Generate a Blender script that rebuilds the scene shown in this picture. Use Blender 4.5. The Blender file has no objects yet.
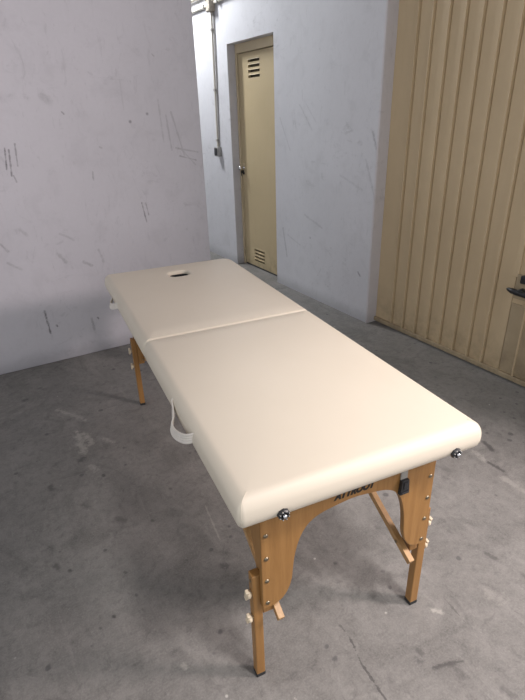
import bpy, bmesh, math, random
from mathutils import Vector, Matrix
random.seed(4)
S = bpy.context.scene
COL = S.collection
PI = math.pi

# ------------------------------------------------------------------ materials
class NT:
    """small helper around a node tree"""
    def __init__(self, name):
        self.m = bpy.data.materials.new(name); self.m.use_nodes = True
        self.t = self.m.node_tree; self.n = self.t.nodes; self.l = self.t.links
        self.b = self.n['Principled BSDF']
    def node(self, t, **kw):
        x = self.n.new(t)
        for k, v in kw.items(): setattr(x, k, v)
        return x
    def put(self, sock, v):
        if hasattr(v, 'is_output'): self.l.new(v, sock)
        else: sock.default_value = v
    def math(self, op, a, b=None, c=None, clamp=False):
        x = self.node('ShaderNodeMath', operation=op, use_clamp=clamp)
        self.put(x.inputs[0], a)
        if b is not None: self.put(x.inputs[1], b)
        if c is not None: self.put(x.inputs[2], c)
        return x.outputs[0]
    def vec(self, op, a, b=None, scale=None):
        x = self.node('ShaderNodeVectorMath', operation=op)
        self.put(x.inputs[0], a)
        if b is not None: self.put(x.inputs[1], b)
        if scale is not None: self.put(x.inputs['Scale'], scale)
        return x.outputs['Value'] if op in ('DOT_PRODUCT', 'LENGTH', 'DISTANCE') else x.outputs[0]
    def pos(self):
        return self.node('ShaderNodeNewGeometry').outputs['Position']
    def obj(self):
        return self.node('ShaderNodeTexCoord').outputs['Object']
    def mapping(self, v, scale=(1, 1, 1), loc=(0, 0, 0), rot=(0, 0, 0)):
        x = self.node('ShaderNodeMapping'); self.l.new(v, x.inputs[0])
        x.inputs['Scale'].default_value = scale; x.inputs['Location'].default_value = loc
        x.inputs['Rotation'].default_value = rot
        return x.outputs[0]
    def noise(self, v, scale, detail=4, rough=.55, dist=0.):
        x = self.node('ShaderNodeTexNoise'); self.l.new(v, x.inputs['Vector'])
        x.inputs['Scale'].default_value = scale; x.inputs['Detail'].default_value = detail
        x.inputs['Roughness'].default_value = rough; x.inputs['Distortion'].default_value = dist
        return x.outputs[0]
    def voronoi(self, v, scale, rnd=1.):
        x = self.node('ShaderNodeTexVoronoi'); self.l.new(v, x.inputs['Vector'])
        x.inputs['Scale'].default_value = scale; x.inputs['Randomness'].default_value = rnd
        return x.outputs
    def ramp(self, f, lo, hi, a=0., b=1., smooth=False):
        x = self.node('ShaderNodeMapRange', interpolation_type='SMOOTHSTEP' if smooth else 'LINEAR')
        self.put(x.inputs['Value'], f)
        for i, v in zip(('From Min', 'From Max', 'To Min', 'To Max'), (lo, hi, a, b)): self.put(x.inputs[i], v)
        return x.outputs[0]
    def mix(self, f, a, b, blend='MIX'):
        x = self.node('ShaderNodeMix', data_type='RGBA', blend_type=blend)
        self.put(x.inputs[0], f)
        for s, v in ((x.inputs[6], a), (x.inputs[7], b)):
            if hasattr(v, 'is_output'): self.l.new(v, s)
            else: s.default_value = (*v, 1) if len(v) == 3 else v
        return x.outputs[2]
    def bump(self, h, strength=.2, dist=.01):
        x = self.node('ShaderNodeBump'); self.l.new(h, x.inputs['Height'])
        x.inputs['Strength'].default_value = strength; x.inputs['Distance'].default_value = dist
        self.l.new(x.outputs[0], self.b.inputs['Normal'])
    def strokes(self, p, marks, edge, plane=(1, 1, 1), least=.003):
        """largest of soft line marks, each from a to b (world space)"""
        out = None; p = self.vec('MULTIPLY', p, plane)
        for a, b, w, s in marks:
            a = tuple(i * j for i, j in zip(a, plane)); b = tuple(i * j for i, j in zip(b, plane))
            w = max(w, least)
            ba = Vector(b) - Vector(a); L2 = max(ba.length_squared, 1e-8)
            pa = self.vec('SUBTRACT', p, a)
            h = self.math('MULTIPLY', self.vec('DOT_PRODUCT', pa, tuple(ba)), 1 / L2, clamp=True)
            sc = self.node('ShaderNodeVectorMath', operation='SCALE'); sc.inputs[0].default_value = tuple(ba); self.l.new(h, sc.inputs['Scale'])
            d = self.vec('LENGTH', self.vec('SUBTRACT', pa, sc.outputs[0]))
            d = self.math('ADD', d, edge(w)) if edge else d
            m = self.ramp(d, w * .2, w * 1.15, s, 0., True)
            out = m if out is None else self.math('MAXIMUM', out, m)
        return out
    def done(self, color=None, rough=None, metal=None, **kw):
        if color is not None:
            if hasattr(color, 'is_output'): self.l.new(color, self.b.inputs['Base Color'])
            else: self.b.inputs['Base Color'].default_value = (*color, 1)
        if rough is not None: self.put(self.b.inputs['Roughness'], rough)
        if metal is not None: self.b.inputs['Metallic'].default_value = metal
        for k, v in kw.items(): self.b.inputs[k].default_value = v
        return self.m
def simple(name, c, rough=.5, metal=0., vary=.12, scale=40):
    t = NT(name); n = t.noise(t.obj(), scale, 3)
    f = t.ramp(n, .3, .7)
    return t.done(t.mix(f, tuple(x * (1 - vary) for x in c), tuple(min(1, x * (1 + vary)) for x in c)), rough, metal)
LW= [((0.313, 3.29, 1.341), (0.297, 3.29, 1.227), 0.004, 0.8), ((0.331, 3.29, 1.33), (0.316, 3.29, 1.193), 0.004, 0.6), ((0.369, 3.29, 1.359), (0.358, 3.29, 1.244), 0.004, 0.5), ((0.326, 3.29, 1.192), (0.334, 3.29, 1.159), 0.004, 0.5), ((1.05, 3.29, 0.965), (1.067, 3.29, 0.84), 0.003, 0.6), ((1.077, 3.29, 0.962), (1.087, 3.29, 0.883), 0.003, 0.5), ((0.323, 3.29, 0.364), (0.324, 3.29, 0.28), 0.008, 0.8), ((0.327, 3.29, 0.293), (0.328, 3.29, 0.208), 0.008, 0.8), ((1.236, 3.29, 1.567), (1.246, 3.29, 1.325), 0.007, 0.2), ((1.278, 3.29, 1.481), (1.295, 3.29, 1.274), 0.007, 0.25), ((1.314, 3.29, 1.497), (1.382, 3.29, 1.226), 0.007, 0.25), ((1.324, 3.29, 1.285), (1.478, 3.29, 1.251), 0.006, 0.3), ((1.347, 3.29, 1.235), (1.459, 3.29, 1.202), 0.006, 0.35), ((1.365, 3.29, 1.27), (1.456, 3.29, 1.171), 0.006, 0.25), ((0.567, 3.29, 1.601), (0.587, 3.29, 1.571), 0.03, 0.22), ((0.182, 3.29, 0.703), (0.25, 3.29, 0.654), 0.012, 0.25), ((0.473, 3.29, 0.717), (0.51, 3.29, 0.66), 0.015, 0.3), ((0.618, 3.29, 0.642), (0.663, 3.29, 0.608), 0.012, 0.3), ((0.601, 3.29, 0.25), (0.607, 3.29, 0.168), 0.01, 0.4), ((0.641, 3.29, 0.248), (0.646, 3.29, 0.24), 0.007, 0.8), ((0.375, 3.29, 0.254), (0.379, 3.29, 0.245), 0.008, 0.7), ((0.769, 3.29, 1.179), (0.767, 3.29, 1.133), 0.006, 0.4), ((0.652, 3.29, 1.513), (0.661, 3.29, 1.503), 0.006, 0.5), ((1.229, 3.29, 1.813), (1.24, 3.29, 1.803), 0.006, 0.4), ((0.835, 3.29, 1.318), (0.846, 3.29, 1.311), 0.006, 0.4), ((0.508, 3.29, 0.837), (0.583, 3.29, 0.789), 0.01, 0.2), ((0.291, 3.29, 0.891), (0.326, 3.29, 0.85), 0.012, 0.2), ((0.171, 3.29, 0.819), (0.199, 3.29, 0.773), 0.01, 0.35), ((0.725, 3.29, 0.703), (0.744, 3.29, 0.621), 0.01, 0.25), ((1.013, 3.29, 1.675), (1.013, 3.29, 1.516), 0.004, 0.12)]
RW= [((2.471, 3.804, 1.432), (2.471, 3.658, 1.192), 0.01, 0.18), ((2.471, 3.518, 1.522), (2.471, 3.357, 1.346), 0.01, 0.18), ((2.471, 3.438, 1.527), (2.471, 3.308, 1.402), 0.008, 0.15), ((2.471, 3.776, 0.534), (2.471, 3.715, 0.291), 0.012, 0.35), ((2.471, 3.44, 0.697), (2.471, 3.205, 0.628), 0.012, 0.22), ((2.471, 2.682, 1.341), (2.471, 2.608, 1.172), 0.014, 0.45), ((2.471, 2.734, 1.165), (2.471, 2.607, 0.883), 0.012, 0.25), ((2.471, 3.004, 1.047), (2.471, 2.757, 0.966), 0.012, 0.15), ((2.471, 2.751, 0.373), (2.471, 2.726, 0.348), 0.008, 0.7), ((2.471, 3.6, 1.488), (2.471, 3.572, 1.359), 0.006, 0.2), ((2.471, 3.696, 0.486), (2.471, 3.51, 0.432), 0.01, 0.2)]
FD= [((0.717, 0.741, 0.0), (0.693, 0.658, 0.0), 0.004, 0.7), ((0.693, 0.658, 0.0), (0.684, 0.549, 0.0), 0.004, 0.7), ((0.719, 0.792, 0.0), (0.717, 0.741, 0.0), 0.003, 0.5), ((1.918, 1.165, 0.0), (1.896, 1.104, 0.0), 0.016, 0.75), ((1.803, 1.057, 0.0), (1.804, 0.981, 0.0), 0.013, 0.75), ((0.862, 0.541, 0.0), (0.903, 0.529, 0.0), 0.006, 0.6), ((0.903, 0.529, 0.0), (0.949, 0.51, 0.0), 0.008, 0.6), ((0.865, 0.603, 0.0), (0.866, 0.591, 0.0), 0.012, 0.5), ((0.052, 1.997, 0.0), (0.052, 1.973, 0.0), 0.018, 0.5), ((0.275, 1.948, 0.0), (0.277, 1.939, 0.0), 0.01, 0.8), ((0.03, 1.482, 0.0), (0.032, 1.476, 0.0), 0.01, 0.7), ((-0.01, 1.529, 0.0), (-0.006, 1.511, 0.0), 0.014, 0.5), ((0.111, 1.214, 0.0), (0.113, 1.209, 0.0), 0.009, 0.8), ((0.198, 1.365, 0.0), (0.199, 1.359, 0.0), 0.009, 0.6), ((0.254, 1.643, 0.0), (0.27, 1.613, 0.0), 0.016, 0.4), ((0.154, 1.797, 0.0), (0.162, 1.777, 0.0), 0.018, 0.4), ((0.501, 1.696, 0.0), (0.503, 1.688, 0.0), 0.009, 0.5), ((0.368, 1.556, 0.0), (0.37, 1.548, 0.0), 0.009, 0.5), ((1.349, 0.728, 0.0), (1.354, 0.698, 0.0), 0.014, 0.5), ((1.073, 0.687, 0.0), (1.059, 0.584, 0.0), 0.003, 0.4), ((0.979, 0.396, 0.0), (0.992, 0.368, 0.0), 0.012, 0.4), ((1.097, 0.658, 0.0), (1.073, 0.588, 0.0), 0.01, 0.2)]
FP= [((0.254, 2.358, 0.0), (0.238, 2.177, 0.0), 0.03, 0.5), ((0.281, 2.341, 0.0), (0.292, 2.219, 0.0), 0.03, 0.45), ((0.21, 2.654, 0.0), (0.319, 2.46, 0.0), 0.02, 0.35), ((0.357, 2.237, 0.0), (0.382, 2.18, 0.0), 0.02, 0.35), ((1.813, 1.141, 0.0), (1.801, 1.077, 0.0), 0.025, 0.33), ((1.77, 0.947, -0.0), (1.769, 0.856, 0.0), 0.03, 0.22), ((1.01, 0.669, 0.0), (1.021, 0.654, 0.0), 0.012, 0.6), ((1.208, 0.614, 0.0), (1.228, 0.583, 0.0), 0.03, 0.19), ((0.24, 2.048, 0.0), (0.26, 2.0, 0.0), 0.02, 0.3), ((0.24, 0.94, 0.0), (0.245, 0.93, 0.0), 0.01, 0.5), ((0.472, 0.686, 0.0), (0.473, 0.682, 0.0), 0.006, 0.8), ((1.089, 0.826, 0.0), (1.097, 0.81, 0.0), 0.03, 0.1), ((0.586, 1.516, 0.0), (0.554, 1.312, 0.0), 0.005, 0.3)]
def wall_material(name, base, dirt, marks, strength, plane):
    t = NT(name); p = t.pos()
    big = t.noise(p, 1.3, 5, .6); mid = t.noise(p, 6, 5, .65, .4); fine = t.noise(p, 60, 3, .6)
    c = t.mix(t.ramp(big, .35, .68), tuple(x * .93 for x in base), base)
    c = t.mix(t.ramp(mid, .52, .75, 0, .25), c, dirt)
    c = t.mix(t.ramp(fine, .35, .7, 0, .06), c, dirt)
    # faint scuffs
    sc = t.noise(t.mapping(p, (9, 9, 3), rot=(0.5, .3, .2)), 2.2, 8, .75, 1.5)
    c = t.mix(t.ramp(sc, .56, .72, 0, .42), c, dirt)
    sm = t.noise(t.mapping(p, (3, 3, 5), rot=(.2, .1, .4)), 3.2, 7, .72, .8)
    c = t.mix(t.math('MULTIPLY', t.ramp(sm, .56, .70, 0, .5), t.ramp(t.noise(p, 1.7, 3), .45, .62)), c, tuple(x * .9 for x in dirt))
    # small dark specks
    v = t.voronoi(p, 4.5)
    sp = t.math('MULTIPLY', t.ramp(v['Distance'], .025, .055, .6, 0), t.ramp(t.noise(p, 3.1, 2), .52, .58))
    c = t.mix(sp, c, tuple(x * .35 for x in dirt))
    # grime along the foot of the wall
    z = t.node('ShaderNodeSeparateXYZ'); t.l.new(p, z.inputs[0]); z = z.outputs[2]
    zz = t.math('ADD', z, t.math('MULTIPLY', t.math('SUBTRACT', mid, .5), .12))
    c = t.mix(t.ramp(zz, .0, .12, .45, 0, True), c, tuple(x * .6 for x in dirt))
    n2 = t.noise(p, 30, 4, .7)
    off = t.math('MULTIPLY', t.math('SUBTRACT', n2, .5), 1.)
    def edge(w): return t.math('MULTIPLY', off, w * 2.6)
    m = t.strokes(p, marks, edge, plane, .0058)
    m = t.math('MULTIPLY', m, t.ramp(t.noise(p, 45, 4, .7), .34, .54, .4, 1.1))
    c = t.mix(t.math('MULTIPLY', m, strength), c, (.10, .095, .10))
    t.bump(t.math('ADD', t.math('MULTIPLY', mid, .6), t.math('MULTIPLY', fine, .25)), .25, .006)
    return t.done(c, .85)
def floor_material():
    t = NT('worn_concrete'); p = t.pos()
    big = t.noise(p, .9, 6, .62, .3); mid = t.noise(p, 4.5, 7, .68, .6); fine = t.noise(p, 34, 5, .7); grit = t.noise(p, 170, 3, .7)
    c = t.mix(t.ramp(big, .32, .7), (0.141, 0.133, 0.124), (0.203, 0.193, 0.179))
    c = t.mix(t.ramp(mid, .34, .66, 0, .9), c, (0.243, 0.230, 0.214))
    c = t.mix(t.ramp(t.noise(p, 2.6, 9, .76, 1.2), .50, .66, 0, .75), c, (0.106, 0.101, 0.093))
    c = t.mix(t.ramp(fine, .46, .68, 0, .5), c, (0.111, 0.106, 0.098))
    c = t.mix(t.ramp(grit, .42, .68, 0, .34), c, (0.317, 0.300, 0.280))
    # trowel sweeps
    wv = t.noise(t.mapping(p, (14, 1.6, 1), rot=(0, 0, .7)), 1.5, 7, .7, .5)
    c = t.mix(t.ramp(wv, .55, .72, 0, .32), c, (0.306, 0.291, 0.271))
    # oil spots
    v = t.voronoi(t.vec('ADD', p, t.vec('SCALE', t.node('ShaderNodeTexNoise').outputs[1], scale=.0)), 5.2)
    rad = t.ramp(t.noise(p, 2.7, 2), .47, .70, -.03, .13)
    d = t.math('SUBTRACT', t.math('ADD', v['Distance'], t.math('MULTIPLY', t.math('SUBTRACT', fine, .5), .36)), rad)
    c = t.mix(t.ramp(d, -.04, .015, .7, 0), c, (.085, .08, .08))
    v2 = t.voronoi(p, 13.)
    d2 = t.math('SUBTRACT', t.math('ADD', v2['Distance'], t.math('MULTIPLY', t.math('SUBTRACT', fine, .5), .3)), t.ramp(t.noise(p, 5.7, 2), .42, .66, -.02, .19))
    c = t.mix(t.ramp(d2, -.05, .01, .75, 0), c, (.09, .085, .085))
    off = t.math('ADD', t.math('MULTIPLY', t.math('SUBTRACT', t.noise(p, 22, 5, .75), .5), 1.), 0.)
    def edge(w): return t.math('MULTIPLY', off, w * 2.4 if w > .008 else .03)
    m = t.strokes(p, FD, edge); c = t.mix(t.math('MULTIPLY', m, 1.0, clamp=True), c, (.05, .046, .045))
    off2 = t.math('ADD', t.math('MULTIPLY', t.math('SUBTRACT', t.noise(p, 26, 6, .8), .5), 2.4), .10)
    def edge2(w): return t.math('MULTIPLY', off2, w * 2.2)
    m = t.strokes(p, FP, edge2); c = t.mix(t.math('MULTIPLY', m, .85), c, (.50, .475, .42))
    c = t.mix(t.ramp(t.noise(p, 60, 6, .8), .56, .70, 0, .42), c, (.34, .32, .305))
    c = t.mix(t.ramp(t.noise(p, 13, 7, .8, .6), .53, .70, 0, .55), c, (.07, .064, .062))
    v3 = t.voronoi(p, 16.)
    c = t.mix(t.math('MULTIPLY', t.ramp(v3['Distance'], .05, .09, .8, 0), t.ramp(t.noise(p, 4.1, 2), .58, .62)), c, (.50, .48, .44))
    h = t.math('ADD', t.math('MULTIPLY', fine, .5), t.math('MULTIPLY', grit, .35))
    t.bump(h, .35, .006)
    return t.done(c, t.ramp(mid, .3, .7, .62, .85))
def wood(name, a, b, axis):
    t = NT(name); o = t.obj()
    sc = {'x': (1.2, 22, 22), 'y': (22, 1.2, 22), 'z': (22, 22, 1.2)}[axis]
    g = t.noise(t.mapping(o, sc), 3.0, 5, .6, .35)
    g2 = t.noise(t.mapping(o, tuple(x * 4 for x in sc)), 4.0, 3, .6)
    c = t.mix(t.ramp(g, .32, .68), a, b)
    c = t.mix(t.ramp(g2, .5, .75, 0, .35), c, tuple(x * .62 for x in a))
    t.bump(g2, .05, .002)
    return t.done(c, .42)
def painted_metal(name, c, dirt, amount=.35):
    t = NT(name); p = t.pos()
    n = t.noise(p, 2.0, 6, .65, .3); s = t.noise(t.mapping(p, (8, 8, .8)), 3, 6, .7)
    k = t.mix(t.ramp(n, .35, .7, 0, amount), c, dirt)
    k = t.mix(t.ramp(s, .55, .75, 0, amount * .7), k, dirt)
    z = t.node('ShaderNodeSeparateXYZ'); t.l.new(p, z.inputs[0])
    k = t.mix(t.math('MULTIPLY', t.ramp(z.outputs[2], .0, .35, .5, 0, True), t.ramp(t.noise(p, 11, 5, .7), .42, .66)), k, tuple(x * .55 for x in dirt))
    t.bump(n, .08, .004)
    return t.done(k, .5)
def vinyl_material():
    t = NT('cream_vinyl'); o = t.obj()
    n = t.noise(o, 3, 4); f = t.noise(o, 420, 2)
    c = t.mix(t.ramp(n, .3, .7), VINYL_A, VINYL_B)
    t.bump(t.math('ADD', t.math('MULTIPLY', f, .12), t.noise(o, 5, 2)), .10, .006)
    return t.done(c, .47, **{'Specular IOR Level': .35})
KEY, KEY2, SPOT, PASS, WORLD, EXPO = 73, 78, 425, 195, 1.05, 0.0
M = {}
VINYL_A, VINYL_B = (.64, .572, .465), (.66, .592, .485)
M['wall_l'] = wall_material('scuffed_white_paint', (.60, .58, .615), (.36, .345, .37), LW, .9, (1, 0, 1))
M['wall_r'] = wall_material('white_wall_paint', (.61, .60, .622), (.37, .36, .37), RW, .8, (0, 1, 1))
M['ceiling'] = simple('ceiling_paint', (.4, .4, .41), .9, 0, .05, 3)
M['floor'] = floor_material()
M['door'] = painted_metal('beige_door_paint', (.50, .395, .235), (.38, .30, .175), .3)
M['frame'] = painted_metal('pale_beige_frame_paint', (.60, .49, .32), (.44, .35, .22), .3)
M['gate'] = painted_metal('beige_gate_paint', (.585, .455, .285), (.45, .34, .205), .35)
M['gatelip'] = painted_metal('beige_gate_rail_paint', (.42, .33, .21), (.24, .18, .11), .5)
M['vinyl'] = vinyl_material()
M['wood'] = wood('beech_upright_grain', (.27, .132, .038), (.345, .178, .057), 'z')
M['wood_x'] = wood('beech_cross_grain', (.27, .132, .038), (.345, .178, .057), 'x')
M['wood_y'] = wood('beech_long_grain', (.36, .20, .08), (.47, .28, .12), 'y')
M['knob'] = simple('pale_plastic_knob', (.66, .55, .40), .5)
M['black'] = simple('black_plastic', (.018, .018, .02), .4)
M['dark'] = simple('vent_slot_shade', (.05, .038, .022), .8)  # dark tone standing in for the shade inside the vent slots
M['rubber'] = simple('black_rubber', (.02, .02, .02), .8)
M['chrome'] = simple('chrome', (.75, .75, .77), .18, 1, .05)
M['screw'] = simple('brass_screw', (.30, .25, .18), .35, 1, .1)
M['strap'] = simple('white_ribbed_webbing', (.66, .61, .55), .7, 0, .05)
M['web'] = simple('grey_webbing', (.30, .285, .255), .8)
M['ink'] = simple('black_ink', (.012, .010, .009), .6)
M['pvc'] = simple('cream_conduit', (.62, .58, .50), .5, 0, .06)
M['cable'] = simple('grey_cable', (.36, .34, .31), .55)
M['box'] = simple('grey_switch_box', (.34, .33, .31), .5)
M['jbox'] = simple('old_junction_box_plastic', (.42, .37, .30), .6, 0, .25, 60)

# ------------------------------------------------------------------ mesh helpers
def obj(name, bm, mat, parent=None, smooth=False, kind=None, bevel=0., seg=2, angle=35):
    bmesh.ops.recalc_face_normals(bm, faces=bm.faces)
    me = bpy.data.meshes.new(name); bm.to_mesh(me); bm.free()
    mats = mat if isinstance(mat, (list, tuple)) else [mat]
    for m in mats: me.materials.append(m)
    if smooth:
        for p in me.polygons: p.use_smooth = True
    o = bpy.data.objects.new(name, me); COL.objects.link(o)
    if parent: o.parent = parent
    if kind: o['kind'] = kind
    if bevel:
        b = o.modifiers.new('bevel', 'BEVEL'); b.width = bevel; b.segments = seg; b.limit_method = 'ANGLE'; b.angle_limit = math.radians(angle)
    return o
def tag(o, label, cat, group=None):
    o['label'] = label; o['category'] = cat
    if group: o['group'] = group
    return o
def empty(name, loc, rz=0, kind=None):
    o = bpy.data.objects.new(name, None); COL.objects.link(o); o.location = loc; o.rotation_euler = (0, 0, rz)
    o.empty_display_size = .1
    if kind: o['kind'] = kind
    return o
def box(bm, x0, x1, y0, y1, z0, z1, mat=None):
    v = [bm.verts.new((x, y, z)) for x in (x0, x1) for y in (y0, y1) for z in (z0, z1)]
    for f in ((0, 1, 3, 2), (4, 6, 7, 5), (0, 4, 5, 1), (2, 3, 7, 6), (0, 2, 6, 4), (1, 5, 7, 3)): bm.faces.new([v[i] for i in f])
    if mat is not None:
        bmesh.ops.transform(bm, matrix=mat, verts=v)
    return v
def B(*a):
    bm = bmesh.new(); box(bm, *a); return bm
def prism(bm, pts, d):
    """pts: closed outline of 3D points, extruded by the vector d"""
    d = Vector(d)
    a = [bm.verts.new(p) for p in pts]; b = [bm.verts.new(Vector(p) + d) for p in pts]
    bm.faces.new(a); bm.faces.new(b[::-1]); n = len(a)
    for i in range(n): bm.faces.new((a[i], b[i], b[(i + 1) % n], a[(i + 1) % n]))
def tube(bm, pts, r, n=10, caps=True):
    pts = [Vector(p) for p in pts]; rings = []
    up = None
    for i, p in enumerate(pts):
        t = (pts[min(i + 1, len(pts) - 1)] - pts[max(i - 1, 0)]).normalized()
        if up is None: up = t.orthogonal().normalized()
        u = (up - t * up.dot(t)).normalized(); up = u; w = t.cross(u)
        rr = r[i] if isinstance(r, (list, tuple)) else r
        rings.append([bm.verts.new(p + (u * math.cos(2 * PI * k / n) + w * math.sin(2 * PI * k / n)) * rr) for k in range(n)])
    for a, b in zip(rings, rings[1:]):
        for k in range(n): bm.faces.new((a[k], a[(k + 1) % n], b[(k + 1) % n], b[k]))
    if caps: bm.faces.new(rings[0][::-1]); bm.faces.new(rings[-1])
def cyl(bm, a, b, r, n=20): tube(bm, [a, b], r, n)
def lathe(bm, base, axis, prof, n=24):
    """prof: (distance along axis, radius)"""
    base = Vector(base); ax = Vector(axis).normalized(); u = ax.orthogonal().normalized(); w = ax.cross(u); rings = []
    for h, r in prof:
        rings.append([bm.verts.new(base + ax * h + (u * math.cos(2 * PI * k / n) + w * math.sin(2 * PI * k / n)) * max(r, 1e-4)) for k in range(n)])
    for a, b in zip(rings, rings[1:]):
        for k in range(n): bm.faces.new((a[k], a[(k + 1) % n], b[(k + 1) % n], b[k]))
    bm.faces.new(rings[0][::-1]); bm.faces.new(rings[-1])
def spline(pts, n=8):
    P = [Vector(p) for p in pts]; out = []
    for i in range(len(P) - 1):
        p0, p1, p2, p3 = P[max(i - 1, 0)], P[i], P[i + 1], P[min(i + 2, len(P) - 1)]
        for k in range(n):
            t = k / n
            out.append(.5 * ((2 * p1) + (p2 - p0) * t + (2 * p0 - 5 * p1 + 4 * p2 - p3) * t * t + (3 * p1 - p0 - 3 * p2 + p3) * t ** 3))
    out.append(P[-1]); return out

# ------------------------------------------------------------------ the room
WR, YL = 2.4707, 3.3057          # right wall face, left wall face
GATE = 2.554                     # face of the garage door
JY = 2.6236                      # jamb of the garage door
HC = 3.9
DY0, DY1, DZ = 3.886, 4.6823, 2.047
WY0, WY1, WZ0, WZ1 = -2.2, .27, .9, 2.95
obj('floor', B(-3.2, 3.1, -2.6, 8.0, -.1, 0), M['floor'], kind='structure')
obj('ceiling', B(-3.2, 2.85, -2.6, 8.0, HC, HC + .1), M['ceiling'], kind='structure')
bm = bmesh.new(); box(bm, -4.7, 0, 0, .22, 0, HC)
wl = obj('wall_left', bm, M['wall_l'], kind='structure', bevel=.006)
wl.location = (1.513, YL + 1.513 * math.tan(-.0106), 0); wl.rotation_euler = (0, 0, -.0106)
# right wall with the deep door opening, the part above the garage door and the part nearer the camera with a window
bm = bmesh.new()
for a in ((WR, 2.85, JY, DY0, 0, HC), (WR, 2.85, DY1, 8.0, 0, HC), (WR, 2.85, DY0, DY1, DZ, HC), (2.62, 2.85, DY0, DY1, 0, DZ),
          (WR, 2.85, .72, JY, 2.55, HC), (WR, 2.60, -2.6, .72, 0, WZ0), (WR, 2.60, -2.6, .72, WZ1, HC),
          (WR, 2.60, -2.6, WY0, WZ0, WZ1), (WR, 2.60, WY1, .72, WZ0, WZ1)): box(bm, *a)
bmesh.ops.remove_doubles(bm, verts=bm.verts, dist=1e-5)
obj('wall_right', bm, M['wall_r'], kind='structure')
# soft rounded plaster edge on the jamb by the garage door
bm = bmesh.new()
prof = [(WR - .002, JY + .012), (WR - .0025, JY + .004), (WR + .000, JY - .001), (WR + .006, JY - .003), (WR + .03, JY - .004), (GATE + .012, JY - .004), (GATE + .012, JY + .012)]
pts = []
rings = []
for k in range(41):
    z = HC * k / 40; j = random.uniform(-.0018, .0018)
    rings.append([bm.verts.new((x + j, y + j * .8, z)) for x, y in prof])
for a, b in zip(rings, rings[1:]):
    for i in range(len(prof) - 1): bm.faces.new((a[i], a[i + 1], b[i + 1], b[i]))
bm.faces.new(rings[0]); bm.faces.new(rings[-1])
M['jamb'] = wall_material('worn_jamb_plaster', (.60, .565, .57), (.40, .36, .36), RW[6:7], .35, (0, 1, 1))
obj('trim_1', bm, M['jamb'], kind='structure')
obj('wall_end', B(-3.2, 3.1, 8.0, 8.15, 0, HC), M['wall_r'], kind='structure')

# the beige door in its recess
DF = 2.562
d1 = empty('door_1', (DF, (DY0 + DY1) / 2, 0), kind='structure')
def loc(o, root):                      # keep world placement under an unrotated root
    o.location = -Vector(root.location); return o
bm = bmesh.new()
box(bm, DF - .012, 2.62, DY1 - .030, DY1, 0, DZ); box(bm, DF - .012, 2.62, DY0, DY0 + .02, 0, DZ)
box(bm, DF - .010, 2.62, DY0 + .02, DY1 - .03, 1.972, DZ)
loc(obj('door_frame', bm, M['frame'], d1, bevel=.003), d1)
L0, L1 = DY0 + .024, DY1 - .036
bm = bmesh.new(); 
VY0, VY1 = 4.262, 4.462
slots = [1.898 - .041 * k for k in range(4)] + [.190 - .036 * k for k in range(4)]
zs = [.018] + sorted([z for s in slots for z in ((s - .0115, s + .0115) if s > 1 else (s - .0095, s + .0095))]) + [1.966]
box(bm, DF, 2.60, L0, VY0, .018, 1.966); box(bm, DF, 2.60, VY1, L1, .018, 1.966)
for k in range(0, len(zs), 2): box(bm, DF, 2.60, VY0, VY1, zs[k], zs[k + 1])
bmesh.ops.remove_doubles(bm, verts=bm.verts, dist=1e-6)
loc(obj('door_leaf', bm, M['door'], d1), d1)
for zz0, name in ((1.898, 'vent'), (.190, 'vent')):
    bm = bmesh.new(); st = .041 if zz0 > 1 else .036
    for k in range(4):
        s = zz0 - st * k
        prism(bm, [(DF + .002, VY0 - .004, s + .0145), (DF - .003, VY0 - .004, s + .0135), (DF - .005, VY0 - .004, s + .0095), (DF - .003, VY0 - .004, s + .009), (DF + .002, VY0 - .004, s + .0105)], (0, VY1 - VY0 + .008, 0))
    loc(obj(name, bm, M['door'], d1), d1)
for z0, z1 in ((1.75, 1.925), (.06, .215)):
    loc(obj('vent_shade_backing', B(2.585, 2.599, VY0 - .001, VY1 + .001, z0, z1), M['dark'], d1), d1)  # added dark sheet so the slots look shaded inside
loc(obj('door_gap_shade', B(DF + .004, 2.61, L0, L1, 0, .019), M['black'], d1), d1)  # added black strip standing in for the shaded gap under the leaf
KY, KZ = 4.605, .985
bm = bmesh.new(); box(bm, DF - .005, DF + .001, KY - .02, KY + .024, KZ - .075, KZ + .045)
pl = loc(obj('handle_plate', bm, M['frame'], d1, bevel=.003), d1)
bm = bmesh.new(); lathe(bm, (DF - .004, KY, KZ), (-1, 0, 0), [(0, .016), (.006, .015), (.012, .008), (.030, .008), (.036, .018), (.048, .023), (.058, .019), (.062, .008)])
o = loc(obj('door_knob', bm, M['chrome'], d1, smooth=True), d1); o['label'] = 'polished metal knob'
bm = bmesh.new(); lathe(bm, (DF - .004, KY + .004, KZ - .052), (-1, 0, 0), [(0, .013), (.012, .012), (.014, .004)])
o = loc(obj('lock_cylinder', bm, M['black'], d1, smooth=True), d1)
bm = bmesh.new(); box(bm, DF - .052, DF - .014, KY - .014, KY - .010, KZ - .05, KZ - .02); box(bm, DF - .05, DF - .046, KY - .024, KY - .012, KZ - .075, KZ - .05)
loc(obj('key', bm, M['black'], d1), d1)

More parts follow.
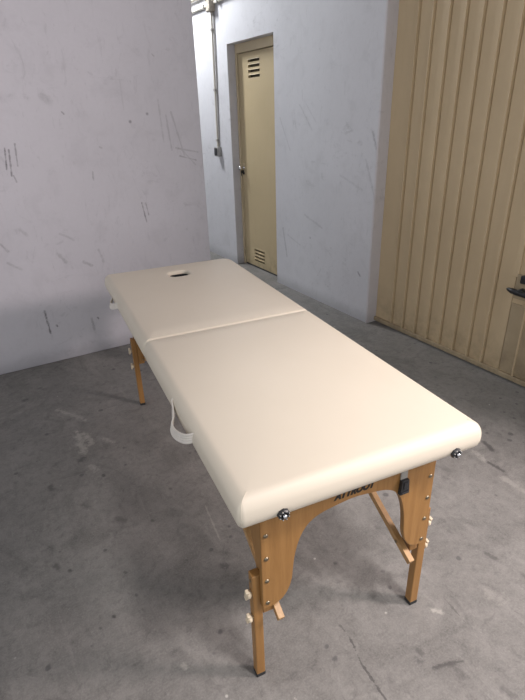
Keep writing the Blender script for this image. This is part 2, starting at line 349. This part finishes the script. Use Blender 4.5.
# the ribbed garage door
d2 = empty('door_2', (GATE, 1.7, 0), kind='structure')
ribs = [2.448, 2.337, 2.222, 2.112, 2.003, 1.891, 1.778, 1.672]
prof = [(GATE + .004, JY + .02)]
for y in ribs: prof += [(GATE + .004, y + .018), (GATE - .012, y + .006), (GATE - .012, y - .002), (GATE + .012, y - .003), (GATE + .012, y - .0085), (GATE + .004, y - .010)]
prof += [(GATE + .004, 1.556), (GATE + .03, 1.556)]
bm = bmesh.new()
prism(bm, [(x, y, .04) for x, y in prof] + [(GATE + .03, JY + .02, .04)], (0, 0, 2.56))
loc(obj('ribbed_leaf', bm, M['gate'], d2), d2)
ribs2 = [1.455, 1.343, 1.231, 1.119, 1.007, .895]
prof = [(GATE + .004, 1.553)]
for y in ribs2: prof += [(GATE + .004, y + .018), (GATE - .012, y + .006), (GATE - .012, y - .002), (GATE + .012, y - .003), (GATE + .012, y - .0085), (GATE + .004, y - .010)]
prof += [(GATE + .004, .70)]
bm = bmesh.new(); prism(bm, [(x, y, .04) for x, y in prof] + [(GATE + .03, .70, .04), (GATE + .03, 1.553, .04)], (0, 0, 2.56))
loc(obj('ribbed_leaf', bm, M['gate'], d2), d2)
bm = bmesh.new(); box(bm, GATE - .006, GATE + .004, 1.540, 1.572, .62, 2.6)
loc(obj('meeting_strip', bm, M['gate'], d2, bevel=.002), d2)
bm = bmesh.new(); box(bm, GATE - .016, GATE + .03, .70, JY + .006, .012, .042)
loc(obj('bottom_rail', bm, M['gatelip'], d2, bevel=.004), d2)
bm = bmesh.new(); box(bm, GATE - .006, GATE + .003, 1.330, 1.548, .05, .47)
loc(obj('kick_plate', bm, M['gatelip'], d2, bevel=.002), d2)
bm = bmesh.new(); box(bm, GATE - .008, GATE + .003, 1.40, 1.545, .50, .64)
loc(obj('lock_plate', bm, M['gatelip'], d2, bevel=.002), d2)
bm = bmesh.new()
tube(bm, spline([(GATE - .040, 1.392, .546), (GATE - .044, 1.44, .546), (GATE - .044, 1.50, .548), (GATE - .042, 1.548, .552), (GATE - .040, 1.572, .556)], 5), [.013] * 5 + [.015] * 5 + [.016] * 5 + [.013, .012, .011, .009, .007] + [.004], 10)
cyl(bm, (GATE + .002, 1.497, .555), (GATE - .046, 1.497, .552), .015)
o = loc(obj('handle', bm, M['black'], d2, smooth=True), d2); o['label'] = 'black lever handle'
bm = bmesh.new(); box(bm, GATE - .026, GATE + .0, 1.485, 1.515, .595, .640)
o = loc(obj('lock', bm, M['black'], d2, bevel=.006), d2); o['label'] = 'black lock above the lever'

# the window of the right wall, beyond the picture, that lights the room
w1 = empty('window_1', (2.54, -.7, .9), kind='structure')
bm = bmesh.new()
for a in ((2.54, 2.59, WY0, WY0 + .05, WZ0, WZ1), (2.54, 2.59, WY1 - .05, WY1, WZ0, WZ1), (2.54, 2.59, WY0 + .05, WY1 - .05, WZ0, WZ0 + .05), (2.54, 2.59, WY0 + .05, WY1 - .05, WZ1 - .05, WZ1)): box(bm, *a)
loc(obj('window_frame', bm, M['frame'], w1), w1)

# ------------------------------------------------------------------ electrical fittings on the right wall
jb = empty('junction_box', (WR, 4.91, 2.345)); tag(jb, 'old square junction box high on the wall where the conduits meet', 'junction box')
bm = bmesh.new(); box(bm, WR - .052, WR + .0, 4.868, 4.952, 2.325, 2.432)
loc(obj('box_body', bm, M['jbox'], jb, bevel=.006), jb)
bm = bmesh.new(); box(bm, WR - .058, WR - .052, 4.874, 4.946, 2.331, 2.426)
loc(obj('cover', bm, M['jbox'], jb, bevel=.003), jb)
for y, z in ((4.884, 2.342), (4.936, 2.415)):
    bm = bmesh.new(); cyl(bm, (WR - .0575, y, z), (WR - .061, y, z), .005, 10)
    loc(obj('cover_screw', bm, M['screw'], jb), jb)
def conduit(name, pts, r, mat, label, clips=()):
    e = empty(name, pts[0]); tag(e, label, 'conduit')
    bm = bmesh.new(); tube(bm, spline(pts, 6), r, 12); loc(obj('pipe', bm, mat, e, smooth=True), e)
    for y, z, v in clips:
        bm = bmesh.new()
        if v: box(bm, WR - r * 2 - .009, WR + .0, y - r - .007, y + r + .007, z - .011, z + .011)
        else: box(bm, WR - r * 2 - .009, WR + .0, y - .011, y + .011, z - r - .007, z + r + .007)
        loc(obj('clip', bm, M['cable'], e, bevel=.003), e)
    return e
X = WR - .014
conduit('wall_conduit', [(X, 4.925, 2.325), (X, 4.935, 2.0), (X, 4.948, 1.6), (X, 4.958, 1.172)], .010, M['pvc'], 'upright cream conduit running down the wall from junction box to switch', [(4.930, 2.19, 1), (4.945, 1.69, 1), (4.957, 1.235, 1)])
conduit('wall_cable', [(WR - .007, 4.893, 2.325), (WR - .007, 4.905, 1.9), (WR - .007, 4.925, 1.5), (WR - .007, 4.936, 1.172)], .005, M['cable'], 'thin grey cable beside the upright conduit, nearer the beige door')
conduit('ceiling_conduit', [(X, 4.952, 2.385), (X, 5.4, 2.385), (X, 6.3, 2.385)], .012, M['pvc'], 'level conduit running from junction box behind the left wall, lower one', [(5.06, 2.385, 0)])
conduit('ceiling_conduit', [(X - .01, 4.93, 2.432), (X - .01, 4.945, 2.462), (X - .01, 4.99, 2.475), (X - .01, 5.4, 2.475), (X - .01, 6.3, 2.475)], .016, M['pvc'], 'thicker level conduit curving out of the top of the junction box')
conduit('ceiling_conduit', [(X, 4.868, 2.39), (X, 4.4, 2.395), (X, 3.6, 2.40), (X, JY + .2, 2.40)], .013, M['pvc'], 'level conduit running above the beige door from the junction box', [(4.78, 2.39, 0)])
sw = empty('light_switch', (WR, 4.945, 1.10)); tag(sw, 'small grey switch box with black front below the upright conduit', 'switch')
bm = bmesh.new(); box(bm, WR - .048, WR + .0, 4.908, 4.982, 1.082, 1.172)
loc(obj('switch_box', bm, M['box'], sw, bevel=.004), sw)
bm = bmesh.new(); box(bm, WR - .053, WR - .047, 4.916, 4.975, 1.092, 1.162)
o = loc(obj('switch_rocker', bm, M['black'], sw, bevel=.003), sw); o['label'] = 'black rocker'

# ------------------------------------------------------------------ the massage table
W2, L2, H = .3405, .93, .7496
T = empty('massage_table', (.8001, 1.5913, 0), -.12508)
tag(T, 'folding massage table with cream vinyl top and beech wooden legs on the concrete floor', 'massage table')
NC = 9
def ring(x0, x1, y0, y1, radii):
    out = []
    for (cx, cy, sx, sy, a0), r in zip(((x1, y1, -1, -1, 0), (x0, y1, 1, -1, 90), (x0, y0, 1, 1, 180), (x1, y0, -1, 1, 270)), radii):
        for k in range(NC):
            a = math.radians(a0 + 90 * k / (NC - 1)); out.append((cx + sx * r + r * math.cos(a), cy + sy * r + r * math.sin(a)))
        # extra points along the following straight edge
        nx = {0: (x0, y1), 90: (x0, y0), 180: (x1, y0), 270: (x1, y1)}[a0]
    return out
def densify(pts, n):
    """even points along the straight edges between the corner arcs"""
    out = []
    for c in range(4):
        arc = pts[c * NC:(c + 1) * NC]; out += arc
        a, b = arc[-1], pts[((c + 1) * NC) % len(pts)]
        for k in range(1, n): out.append((a[0] + (b[0] - a[0]) * k / n, a[1] + (b[1] - a[1]) * k / n))
    return out
def warp(c):
    """the padded top spreads a little towards the far end"""
    t = (c.y + .93) / 1.88; k = c.x / W2
    c.x += (.006 + .003 * t) * max(k, 0) ** .5 if k > 0 else (-.001 - .014 * t) * (-k) ** .5
def half_cushion(y0, y1, radii, fold, hole=None):
    bm = bmesh.new(); rings = []
    R = .034
    prof = [(.030, .667), (.018, .6675), (.009, .671), (.003, .679), (.000, .691), (-.001, .701), (0, .708)]
    for k in range(1, 9):
        a = math.radians(90 * k / 8); prof.append((R * (1 - math.cos(a)), .708 + .038 * math.sin(a)))
    def add(x0, x1, ya, yb, rad, z):
        rings.append([bm.verts.new((x, y, z)) for x, y in densify(ring(x0, x1, ya, yb, rad), 7)])
    for d, z in prof:
        fa, fb = (d * .28, d) if fold == 'near' else (d, d * .28)
        add(-W2 + d, W2 - d, y0 + fa, y1 - fb, [max(r - d, .004) for r in radii], z)
    last = [v.co.copy() for v in rings[-1]]
    if hole:
        hx0, hx1, hy0, hy1 = hole; inner = densify(ring(hx0 - .016, hx1 + .016, hy0 - .016, hy1 + .016, [.045] * 4), 7)
    else:
        cx, cy = 0, (y0 + y1) / 2; inner = densify(ring(-.05, .05, cy - .05, cy + .05, [.02] * 4), 7)
    for k in range(1, 9):
        t = k / 8; rings.append([bm.verts.new((a.x + (b[0] - a.x) * t, a.y + (b[1] - a.y) * t, .746 + .005 * (1 - (1 - t) ** 2))) for a, b in zip(last, inner)])
    if hole:
        for k in range(1, 7):
            a = math.radians(90 * k / 6); d = .016 - .016 * math.sin(a)
            add(hx0 - d, hx1 + d, hy0 - d, hy1 + d, [.029 + d] * 4, .751 - .012 * (1 - math.cos(a)))
        add(hx0, hx1, hy0, hy1, [.029] * 4, .7325)
        add(hx0, hx1, hy0, hy1, [.029] * 4, .667)
    for i, (a, b) in enumerate(zip(rings, rings[1:])):
        n = len(a)
        for k in range(n):
            f = bm.faces.new((a[k], a[(k + 1) % n], b[(k + 1) % n], b[k]))
            if hole and i == len(rings) - 2: f.material_index = 1      # shade deep in the face hole, put in as black
    if hole:
        a, b = rings[-1], rings[0]
        for k in range(len(a)): bm.faces.new((a[k], a[(k + 1) % len(a)], b[(k + 1) % len(a)], b[k]))
    else: bm.faces.new(rings[-1]); bm.faces.new(rings[0])
    for v in bm.verts: warp(v.co)
    return bm
# corner order: far right, far left, near left, near right
obj('cushion', half_cushion(-L2, -.0008, (.022, .022, .017, .022), 'far'), M['vinyl'], T, smooth=True)
obj('cushion', half_cushion(.0008, L2 + .022, (.070, .030, .022, .022), 'near', (-.046, .044, .704, .792)), (M['vinyl'], M['black']), T, smooth=True)
def seam(sx, r):
    pts = []
    for k in range(9):
        a = math.radians(90 * k / 8); d = .034 * (1 - math.cos(a)); rr = max(r - d, .004)
        c = (W2 - d - rr + rr * math.sin(.62), -L2 + d + rr - rr * math.cos(.62))
        pts.append((sx * c[0], c[1], .708 + .038 * math.sin(a)))
    pts = [(pts[0][0], pts[0][1], .684)] + pts
    pts = [Vector(p) for p in pts]
    for p in pts: warp(p)
    bm = bmesh.new(); tube(bm, pts, [.0010] * (len(pts) - 1) + [.0006], 6); return bm
obj('corner_seam', seam(-1, .017), M['vinyl'], T, smooth=True)
obj('corner_seam', seam(1, .022), M['vinyl'], T, smooth=True)

# wooden under-frames, one under each half
for s in (-1, 1):
    bm = bmesh.new()
    e = s * .85; i = s * .012; a, b = min(e, i), max(e, i)
    box(bm, -.30, -.278, a, b, .630, .677); box(bm, .278, .30, a, b, .630, .677)
    box(bm, -.278, .278, min(i, i + s * .02), max(i, i + s * .02), .630, .677)
    box(bm, -.278, .278, min(e, e - s * .02), max(e, e - s * .02), .630, .677)
    obj('under_frame', bm, M['wood_x'], T, bevel=.003)
# underside board
    hole = s > 0
    bm = bmesh.new()
    if not hole: box(bm, -.30, .30, -.86, -.006, .656, .6685)
    else:
        for q in ((-.30, -.062), (.052, .30)): box(bm, q[0], q[1], .006, .86, .656, .6685)
        box(bm, -.062, .052, .006, .698, .656, .6685); box(bm, -.062, .052, .798, .86, .656, .6685)
    obj('underside_board', bm, M['wood_y'], T)

def panel_outline():
    half = [(.012, .578), (.06, .572), (.10, .564), (.130, .548), (.150, .522), (.163, .49), (.172, .45), (.1765, .41), (.180, .375), (.190, .342), (.206, .318), (.226, .306), (.245, .303), (.265, .303)]
    sm = spline([(x, 0, z) for x, z in half], 4)
    r = [(p.x, p.z) for p in sm]
    top = [(.265, .664)]
    right = r + top
    left = [(-x, z) for x, z in right][::-1]
    return left + right
def make_end(s):
    """legs, apron, braces at one end; s = -1 near, 1 far"""
    yf = s * .86                                    # outer face of the apron board
    bm = bmesh.new(); prism(bm, [(x, yf, z) for x, z in panel_outline()], (0, -s * .017, 0))
    ap = obj('apron_panel', bm, M['wood'], T, bevel=.002)
    for sx in (-1, 1):
        for z in (.557, .480, .402, .322):
            bm = bmesh.new(); lathe(bm, (sx * .251, yf, z), (0, s, 0), [(-.002, .0065), (.001, .0065), (.003, .0045), (.0035, .001)], 14)
            obj('screw', bm, M['screw'], ap, smooth=True)
    y1 = s * .842                                   # outer face of the legs
    for sx in (-1, 1):
        # fixed upper post, deeper at the top
        prof = [(y1, .664), (y1 - s * .115, .664), (y1 - s * .105, .60), (y1 - s * .045, .44), (y1 - s * .036, .38), (y1 - s * .036, .262), (y1, .262)]
        bm = bmesh.new(); prism(bm, [(sx * .229, y, z) for y, z in prof], (sx * .029, 0, 0))
        obj('upper_post', bm, M['wood'], T, bevel=.002)
        # sliding lower leg outside the post
        xi, xo = (.2585, .285) if sx < 0 else (.2625, .291)
        dp = .027
        bm = bmesh.new()
        prism(bm, [(sx * xi, y1, .012), (sx * xi, y1, .410), (sx * xo, y1, .410), (sx * xo, y1, .012)], (0, -s * dp, 0))
        lg = obj('leg', bm, M['wood'], T, bevel=.0025)
        bm = bmesh.new(); box(bm, *sorted((sx * (xi - .001), sx * (xo + .001))), *sorted((y1 + s * .001, y1 - s * (dp + .001))), 0, .014)
        o = obj('foot_cap', bm, M['rubber'], lg, bevel=.003); o['label'] = 'black rubber foot'
        for z in (.340, .248):
            yk = y1 - s * .0135
            bm = bmesh.new()
            lathe(bm, (sx * (xo - .001), yk, z), (sx, 0, 0), [(0, .008), (.004, .008), (.0045, .012), (.008, .0125), (.012, .0125), (.014, .010), (.0145, .004)], 18)
            # wing across the knob
            vs = box(bm, -.004, .005, -.0065, .0065, -.0185, .0185)
            bmesh.ops.transform(bm, matrix=Matrix.Translation((sx * (xo + .013), yk, z)) @ Matrix.Rotation(.25, 4, 'X'), verts=vs)
            obj('knob', bm, M['knob'], lg, bevel=.002)
        bm = bmesh.new(); lathe(bm, (sx * xo, y1 - s * .013, .388), (sx, 0, 0), [(-.002, .005), (.002, .005), (.003, .002)], 12)
        obj('screw', bm, M['screw'], lg)
        # long diagonal brace from the post up to the middle of the table
        bx = .219 if sx < 0 else .212
        a, b = Vector((sx * bx, s * .872, .254)), Vector((sx * bx, s * .06, .650))
        d = (b - a).normalized(); n = Vector((0, -d.z, d.y)) * .0105
        if n.z < 0: n = -n
        bm = bmesh.new(); prism(bm, [(p.x - .009, p.y, p.z) for p in (a - n, a + n, b + n, b - n)], (.018, 0, 0))
        br = obj('brace', bm, M['wood_y'], T, bevel=.0015)
        bm = bmesh.new(); p = a + d * .07
        cyl(bm, p - Vector((sx * .012, 0, 0)), p + Vector((sx * .02, 0, 0)), .005, 12); obj('pivot_bolt', bm, M['screw'], br)
    return ap
ap_near = make_end(-1); make_end(1)

# metal catches low on the near edge of the cushion
for x in (-.237, .252):
    bm = bmesh.new(); lathe(bm, (x, -L2 + .004, .684), (0, -1, 0), [(0, .0145), (.006, .015), (.010, .0135), (.013, .011), (.013, .008), (.009, .0075)], 8)
    k = obj('corner_catch', bm, M['black'], T); k['label'] = 'black eight-sided catch'
    bm = bmesh.new()
    for q in range(8):
        a = 2 * PI * (q + .5) / 8; c = (x +   .0115 * math.cos(a), -L2 - .008, .684 + .0115 * math.sin(a))
        lathe(bm, c, (0, -1, 0), [(0, .0016), (.0025, .0014), (.003, .0004)], 8)
    o = obj('rivet_ring', bm, M['chrome'], k)
    bm = bmesh.new(); lathe(bm, (x, -L2 + .002, .684), (0, -1, 0), [(0, .0065), (.013, .0062), (.016, .005), (.017, .0015)], 4)
    o = obj('catch_pin', bm, M['chrome'], k, smooth=True); o['label'] = 'shiny metal stud'

# strap with a black buckle hanging at the right of the apron
bm = bmesh.new(); box(bm, .144, .166, -.8635, -.8605, .580, .664)
st = obj('buckle_strap', bm, M['web'], T); st['label'] = 'short grey webbing strap'
bm = bmesh.new(); prism(bm, [(x, -.872, z) for x, z in ((.140, .538), (.171, .538), (.169, .560), (.167, .585), (.143, .585), (.142, .560))], (0, .011, 0))
box(bm, .144, .167, -.875, -.872, .542, .547); box(bm, .149, .162, -.8745, -.872, .556, .579)
o = obj('buckle', bm, M['black'], st, bevel=.002); o['label'] = 'black plastic buckle'

# printed lettering on the apron
cu = bpy.data.curves.new('lettering', 'FONT'); cu.body = 'ATTROOT'; cu.size = .034; cu.shear = .32; cu.space_character = 1.02; cu.offset = .0024; cu.extrude = .0003
cu.align_x = 'CENTER'
tmp = bpy.data.objects.new('lettering', cu); COL.objects.link(tmp)
bpy.context.view_layer.update()
me = bpy.data.meshes.new_from_object(tmp.evaluated_get(bpy.context.evaluated_depsgraph_get()))
bpy.data.objects.remove(tmp)
me.materials.clear(); me.materials.append(M['ink'])
lt = bpy.data.objects.new('lettering', me); COL.objects.link(lt); lt.parent = T
xs = [v.co.x for v in me.vertices]; sc = .128 / (max(xs) - min(xs))
lt.location = (.000, -.8604, .5925); lt.rotation_euler = (PI / 2, 0, 0); lt.scale = (sc, sc * 1.12, 1)
lt['label'] = 'black slanted lettering'

# carrying straps on the left side
def strap(ya, yb):
    bm = bmesh.new(); ys = (ya - yb)
    path = spline([(-.334, ya, .716), (-.347, ya - .01, .702), (-.360, ya - .06 * ys / .21, .689), (-.372, ya - .085 * ys / .21, .684), (-.374, ya - .115 * ys / .21, .682), (-.368, ya - .155 * ys / .21, .690), (-.356, ya - .19 * ys / .21, .702), (-.334, yb, .714)], 7)
    rings = []
    cross = []
    nb = 9
    for k in range(nb): cross.append((-.014 + .028 * k / (nb - 1), .0016 if k % 2 else .0004))
    prof = [(v, .0012 + t) for v, t in cross] + [(v, -.0012 - t) for v, t in cross[::-1]]
    for i, p in enumerate(path):
        t = (path[min(i + 1, len(path) - 1)] - path[max(i - 1, 0)]).normalized()
        v = Vector((0.25 * math.sin(PI * i / (len(path) - 1)), 0, 1)); v = (v - t * v.dot(t)).normalized(); n = t.cross(v)
        rings.append([bm.verts.new(p + v * a + n * b) for a, b in prof])
    for a, b in zip(rings, rings[1:]):
        m = len(a)
        for k in range(m): bm.faces.new((a[k], a[(k + 1) % m], b[(k + 1) % m], b[k]))
    bm.faces.new(rings[0]); bm.faces.new(rings[-1][::-1])
    h = obj('carry_handle', bm, M['strap'], T, smooth=False); h['label'] = 'white ribbed webbing handle'
    for y in (ya + .006, yb - .006):
        bm = bmesh.new(); box(bm, -.3385, -.330, y - .014, y + .014, .698, .731)
        obj('handle_anchor', bm, M['vinyl'], h, bevel=.003)
strap(-.405, -.612); strap(.725, .530)

# ------------------------------------------------------------------ light
def area(name, loc_, rot, sx, sy, power, color):
    l = bpy.data.lights.new(name, 'AREA'); l.shape = 'RECTANGLE'; l.size = sx; l.size_y = sy; l.energy = power; l.color = color
    o = bpy.data.objects.new(name, l); COL.objects.link(o); o.location = loc_; o.rotation_euler = rot; return o
# daylight through the tall side window: low sky and high sky
k = area('window_light', (2.92, -.8, 2.10), (0, 0, 0), .5, .5, KEY, (1.0, .86, .85))
k.rotation_euler = Vector((-.72, .62, -.22)).to_track_quat('-Z', 'Y').to_euler()
k = area('window_light', (3.9, -1.6, 4.3), (0, 0, 0), .6, .6, KEY2, (1.0, .88, .85))
k.rotation_euler = Vector((-.62, .45, -.8)).to_track_quat('-Z', 'Y').to_euler()
p = area('passage_lamp', (1.70, 5.8, HC - .3), (0, 0, 0), .3, 1.2, PASS, (.93, .97, 1.0))
p.rotation_euler = Vector((.9, -.12, -.22)).to_track_quat('-Z', 'Y').to_euler()
sl = bpy.data.lights.new('ceiling_spot', 'SPOT'); sl.energy = SPOT; sl.color = (1.0, .95, .94); sl.shadow_soft_size = .25
sl.spot_size = math.radians(37); sl.spot_blend = 1.0
so = bpy.data.objects.new('ceiling_spot', sl); COL.objects.link(so); so.location = (1.16, -.85, HC - .1)
so.rotation_euler = (Vector((1.02, .70, .3)) - so.location).to_track_quat('-Z', 'Y').to_euler()
w = bpy.data.worlds.new('World'); S.world = w; w.use_nodes = True
w.node_tree.nodes['Background'].inputs[0].default_value = (.93, .96, 1.0, 1); w.node_tree.nodes['Background'].inputs[1].default_value = WORLD

# ------------------------------------------------------------------ camera
cam = bpy.data.cameras.new('camera'); co = bpy.data.objects.new('camera', cam); COL.objects.link(co); S.camera = co
FPX, YAW, PITCH, ROLL = 496.93, .530785, .446128, -.031622
f = Vector((math.sin(YAW) * math.cos(PITCH), math.cos(YAW) * math.cos(PITCH), -math.sin(PITCH)))
r = Vector((math.cos(YAW), -math.sin(YAW), 0)); u = r.cross(f)
r, u = r * math.cos(ROLL) + u * math.sin(ROLL), u * math.cos(ROLL) - r * math.sin(ROLL)
mw = Matrix.Identity(4)
for i in range(3): mw[i][0], mw[i][1], mw[i][2] = r[i], u[i], -f[i]
mw.translation = (0, 0, 1.4797); co.matrix_world = mw
cam.sensor_fit = 'AUTO'; cam.sensor_width = 36; cam.lens = FPX / 700 * 36
cam.clip_start = .05
S.view_settings.view_transform = 'Standard'; S.view_settings.look = 'None'; S.view_settings.gamma = 1
S.view_settings.use_curve_mapping = False; S.view_settings.exposure = EXPO
